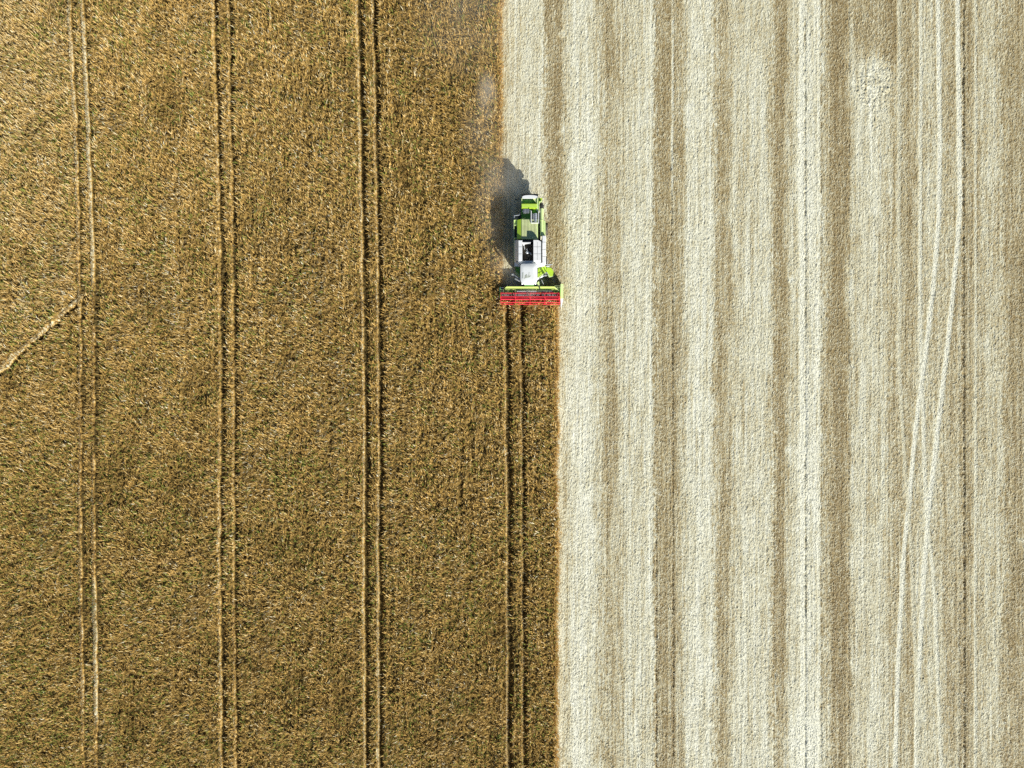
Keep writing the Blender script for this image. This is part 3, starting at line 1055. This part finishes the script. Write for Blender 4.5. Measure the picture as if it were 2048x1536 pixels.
# ---- feeder house
b = MB()
rows = []
for (y, z0, z1) in ((556, 1.25, 1.75), (566, .85, 1.45), (577, .45, 1.15)):
    rows.append([W(1049, y, z0), W(1049, y, z1), W(1068, y, z1), W(1068, y, z0), W(1049, y, z0)])
b.quadstrip(rows)
b.build("feeder_house", 'green')

# ---- header
b = MB()
b.box(1001, 1119.8, 579.8, 581.2, .25, 1.12)              # back wall
b.box(1001, 1119.8, 581.3, 604, .16, .22, zt=.2)          # table floor
b.mi = 1
b.box(1001.4, 1119.4, 604.1, 605.2, .12, .18, zt=.2)      # knife bar
header = b.build("header", ['dark', 'grey'])
b = MB()
b.poly([(1004, 580.6), (1115, 580.6), (1108.5, 573.2), (1013.5, 573.2)], 1.3, .95, 1.3, zs=[1.22, 1.22, 1.36, 1.36])
b.build("back_beam", 'beam', header)
b = MB()
b.tube(W(1002, 583, 1.15), W(1119.4, 583, 1.15), .05, 10)
b.mi = 1
b.tube(W(1034, 582.2, 1.34), W(1073, 582.2, 1.34), .08, 10)
b.tube(W(1076, 582.2, 1.32), W(1104, 582.2, 1.32), .07, 10)
b.mi = 2
for x in (1010, 1019, 1022.5, 1079, 1108, 1113):
    b.box(x, x + 3.0, 580.9, 584.2, .95, 1.28, bev=.03)
b.mi = 3
for x in (1006, 1015, 1030, 1092, 1099):
    b.box(x, x + 1.6, 581.2, 583.6, 1.0, 1.31)
b.build("beam_pipe", ['dark', 'white', 'green', 'pale'], header)
# intake auger with flighting
b = MB()
az_ = .52
b.tube(W(1003, 588.5, az_), W(1118, 588.5, az_), .17, 16)
b.mi = 0
for half, sg in (((1004, 1052), 1), ((1066, 1117), -1)):
    n_ = 120
    rows = []
    for i in range(n_ + 1):
        x = half[0] + (half[1] - half[0]) * i / n_
        an = sg * i / n_ * 2 * math.pi * 5
        c = W(x, 588.5, az_)
        rows.append([c + Vector((0, math.cos(an) * .15, math.sin(an) * .15)), c + Vector((0, math.cos(an) * .31, math.sin(an) * .31))])
    b.quadstrip(rows)
b.build("intake_auger", 'grey', header, smooth=True)
# end shields and crop dividers
b = MB()
b.poly([(998.6, 606), (1000.6, 606), (1001.8, 574), (999.2, 574)], .9, .12, .9, zs=[.5, .5, 1.15, 1.15])
b.mi = 1
b.tube(W(998.5, 576, 1.2), W(1007, 575.5, 1.2), .04, 8)
b.tube(W(998.8, 579.5, 1.2), W(1005, 579.5, 1.2), .04, 8)
b.tube(W(998.8, 576, 1.2), W(999.6, 584, 1.2), .04, 8)
b.build("side_shield", ['green', 'galv'], header)
b = MB()
b.poly([(1120.4, 597), (1126.6, 597), (1126.6, 568.2), (1121.2, 568.2)], 1.2, .15, 1.2, zs=[1.0, 1.0, 1.3, 1.3])
b.mi = 1
b.tube(W(1109, 573.5, 1.3), W(1118, 582, 1.2), .04, 8)
b.tube(W(1109, 571.8, 1.2), W(1120.6, 571.8, 1.2), .02, 6)
b.tube(W(1112, 576, 1.2), W(1120.6, 575, 1.2), .035, 8)
b.tube(W(1118.5, 575, 1.25), W(1115, 582.4, 1.1), .035, 8)
b.build("side_shield", ['pale', 'pale'], header)
b = MB()
b.poly([(1120.9, 597.1), (1121.6, 610), (1122.2, 617.5), (1123.2, 610), (1126.4, 599), (1126.6, 597.1)][::-1], .7, .1, .8,
       zs=[1.0, .85, .55, .3, .55, 1.0][::-1])
b.build("divider", 'white', header)
b = MB()
b.poly([(996.4, 593), (996.6, 600), (998.2, 602.5), (998.4, 600), (998.2, 592.4), (997.2, 590.8)][::-1], .9, .1, .8, zs=[.9, .8, .4, .5, .9, .95][::-1])
b.tube(W(1000, 603, .6), W(1003, 614, .3), .07, 8, r2=.015)
b.build("divider", 'white', header)

# ---- reel
RY, RZ, RR = 597.2, 1.22, .62
b = MB()
b.tube(W(1001.8, RY, RZ), W(1119.6, RY, RZ), .14, 16)
reel = b.build("reel", 'red', smooth=True)
rc = W(1001.8, RY, RZ)
for x in (1001.6, 1030.4, 1060, 1089.6, 1119.4):
    b = MB()
    c = W(x, RY, RZ)
    for k in range(6):
        an = R(18 + 60 * k)
        a2 = R(18 + 60 * (k + 1))
        p = c + Vector((0, math.cos(an) * RR, math.sin(an) * RR)); q = c + Vector((0, math.cos(a2) * RR, math.sin(a2) * RR))
        b.tube(c, p, .035, 6); b.tube(p, q, .02, 6)
    b.build("spider", 'red', reel)
xl = W(1001.2, RY, RZ).x; xr = W(1119.8, RY, RZ).x
for k in range(6):
    an = R(18 + 60 * k)
    b = MB()
    y_ = rc.y + math.cos(an) * RR; z_ = rc.z + math.sin(an) * RR
    b.tube((xl, y_, z_), (xr, y_, z_), .042, 8)
    b.mi = 1
    nt_ = 44
    for i in range(nt_):
        x = xl + .08 + (xr - xl - .16) * i / (nt_ - 1)
        b.tube((x, y_, z_), (x + .01, y_ + .07, z_ - .26), .014, 4)
    b.build("bat", ['red', 'red2'], reel)
# reel arms
for x in (1000.4, 1120.2):
    b = MB()
    b.tube(W(x, 577, 1.35), W(x, RY, RZ + .02), .055, 8)
    b.build("reel_arm", 'green', header)
# hydraulic hoses between cab and header
b = MB()
for k in range(3):
    pts = [W(1070 + k, 560, 1.5), W(1074 + k, 566, 1.7), W(1077 + k, 572, 1.5), W(1079 + k, 578, 1.3)]
    for p0, p1 in zip(pts[:-1], pts[1:]): b.tube(p0, p1, .02, 6)
b.build("hydraulic_hose", 'dark')

# ================================================================ DUST behind and around the machine
bm = bmesh.new()
x0, x1 = (800 - 1024) * S, (1120 - 1024) * S
y0, y1 = (768 - 640) * S, (768 + 20) * S
bmesh.ops.create_cube(bm, size=1.0, matrix=Matrix.Translation(((x0 + x1) / 2, (y0 + y1) / 2, 2.9)) @ Matrix.Diagonal((x1 - x0, y1 - y0, 5.6, 1)))
me = bpy.data.meshes.new("dust_cloud"); bm.to_mesh(me); bm.free()
dust = bpy.data.objects.new("dust_cloud", me); COL.objects.link(dust)
tag(dust, "thin pale dust drifting over the shadow behind the combine", "dust", kind="stuff")
dm = bpy.data.materials.new("dust"); dm.use_nodes = True
nt = dm.node_tree
nt.nodes.remove(nt.nodes["Principled BSDF"])
out = nt.nodes["Material Output"]
pv = nt.nodes.new("ShaderNodeVolumePrincipled")
pv.inputs["Color"].default_value = (1.0, .965, .87, 1)
pv.inputs["Anisotropy"].default_value = 0.1
nt.links.new(pv.outputs[0], out.inputs["Volume"])
geo = nt.nodes.new("ShaderNodeNewGeometry")
def puff(px, py, z, rx, ry, rz, amt):
    s = nt.nodes.new("ShaderNodeVectorMath"); s.operation = 'SUBTRACT'
    nt.links.new(geo.outputs["Position"], s.inputs[0]); s.inputs[1].default_value = P(px, py, z)
    d = nt.nodes.new("ShaderNodeVectorMath"); d.operation = 'DIVIDE'
    nt.links.new(s.outputs[0], d.inputs[0]); d.inputs[1].default_value = (rx, ry, rz)
    l = nt.nodes.new("ShaderNodeVectorMath"); l.operation = 'LENGTH'
    nt.links.new(d.outputs[0], l.inputs[0])
    m = nt.nodes.new("ShaderNodeMapRange"); m.interpolation_type = 'SMOOTHERSTEP'
    m.inputs[1].default_value = 1.0; m.inputs[2].default_value = 0.0; m.inputs[3].default_value = 0.0; m.inputs[4].default_value = amt
    nt.links.new(l.outputs["Value"], m.inputs[0])
    return m.outputs[0]
tot = None
for a in ((1012, 345, 2.0, 3.2, 4.6, 3.0, .15), (980, 425, 2.0, 3.0, 8.5, 3.0, .085), (1004, 525, 1.4, 2.8, 3.2, 2.2, .13), (1060, 585, 1.3, 1.6, 1.2, 1.4, .35),
          (973, 192, 2.2, 1.7, 3.8, 2.6, .26), (965, 262, 2.0, 3.6, 7.0, 2.6, .085), (930, 40, 2.0, 9.0, 10.0, 3.4, .06), (1075, 372, 1.2, 2.6, 3.0, 2.0, .14),
          (1040, 250, 1.4, 5.0, 8.0, 2.6, .03)):
    o_ = puff(*a)
    if tot is None: tot = o_
    else:
        ad = nt.nodes.new("ShaderNodeMath"); ad.operation = 'ADD'
        nt.links.new(tot, ad.inputs[0]); nt.links.new(o_, ad.inputs[1]); tot = ad.outputs[0]
nz = nt.nodes.new("ShaderNodeTexNoise"); nz.inputs["Distortion"].default_value = .6; nz.inputs["Scale"].default_value = .30; nz.inputs["Detail"].default_value = 4
nt.links.new(geo.outputs["Position"], nz.inputs["Vector"])
mr = nt.nodes.new("ShaderNodeMapRange"); mr.inputs[1].default_value = .30; mr.inputs[2].default_value = .72; mr.inputs[3].default_value = .12
nt.links.new(nz.outputs["Fac"], mr.inputs[0])
mu = nt.nodes.new("ShaderNodeMath"); mu.operation = 'MULTIPLY'
nt.links.new(tot, mu.inputs[0]); nt.links.new(mr.outputs[0], mu.inputs[1])
nt.links.new(mu.outputs[0], pv.inputs["Density"])
me.materials.append(dm)
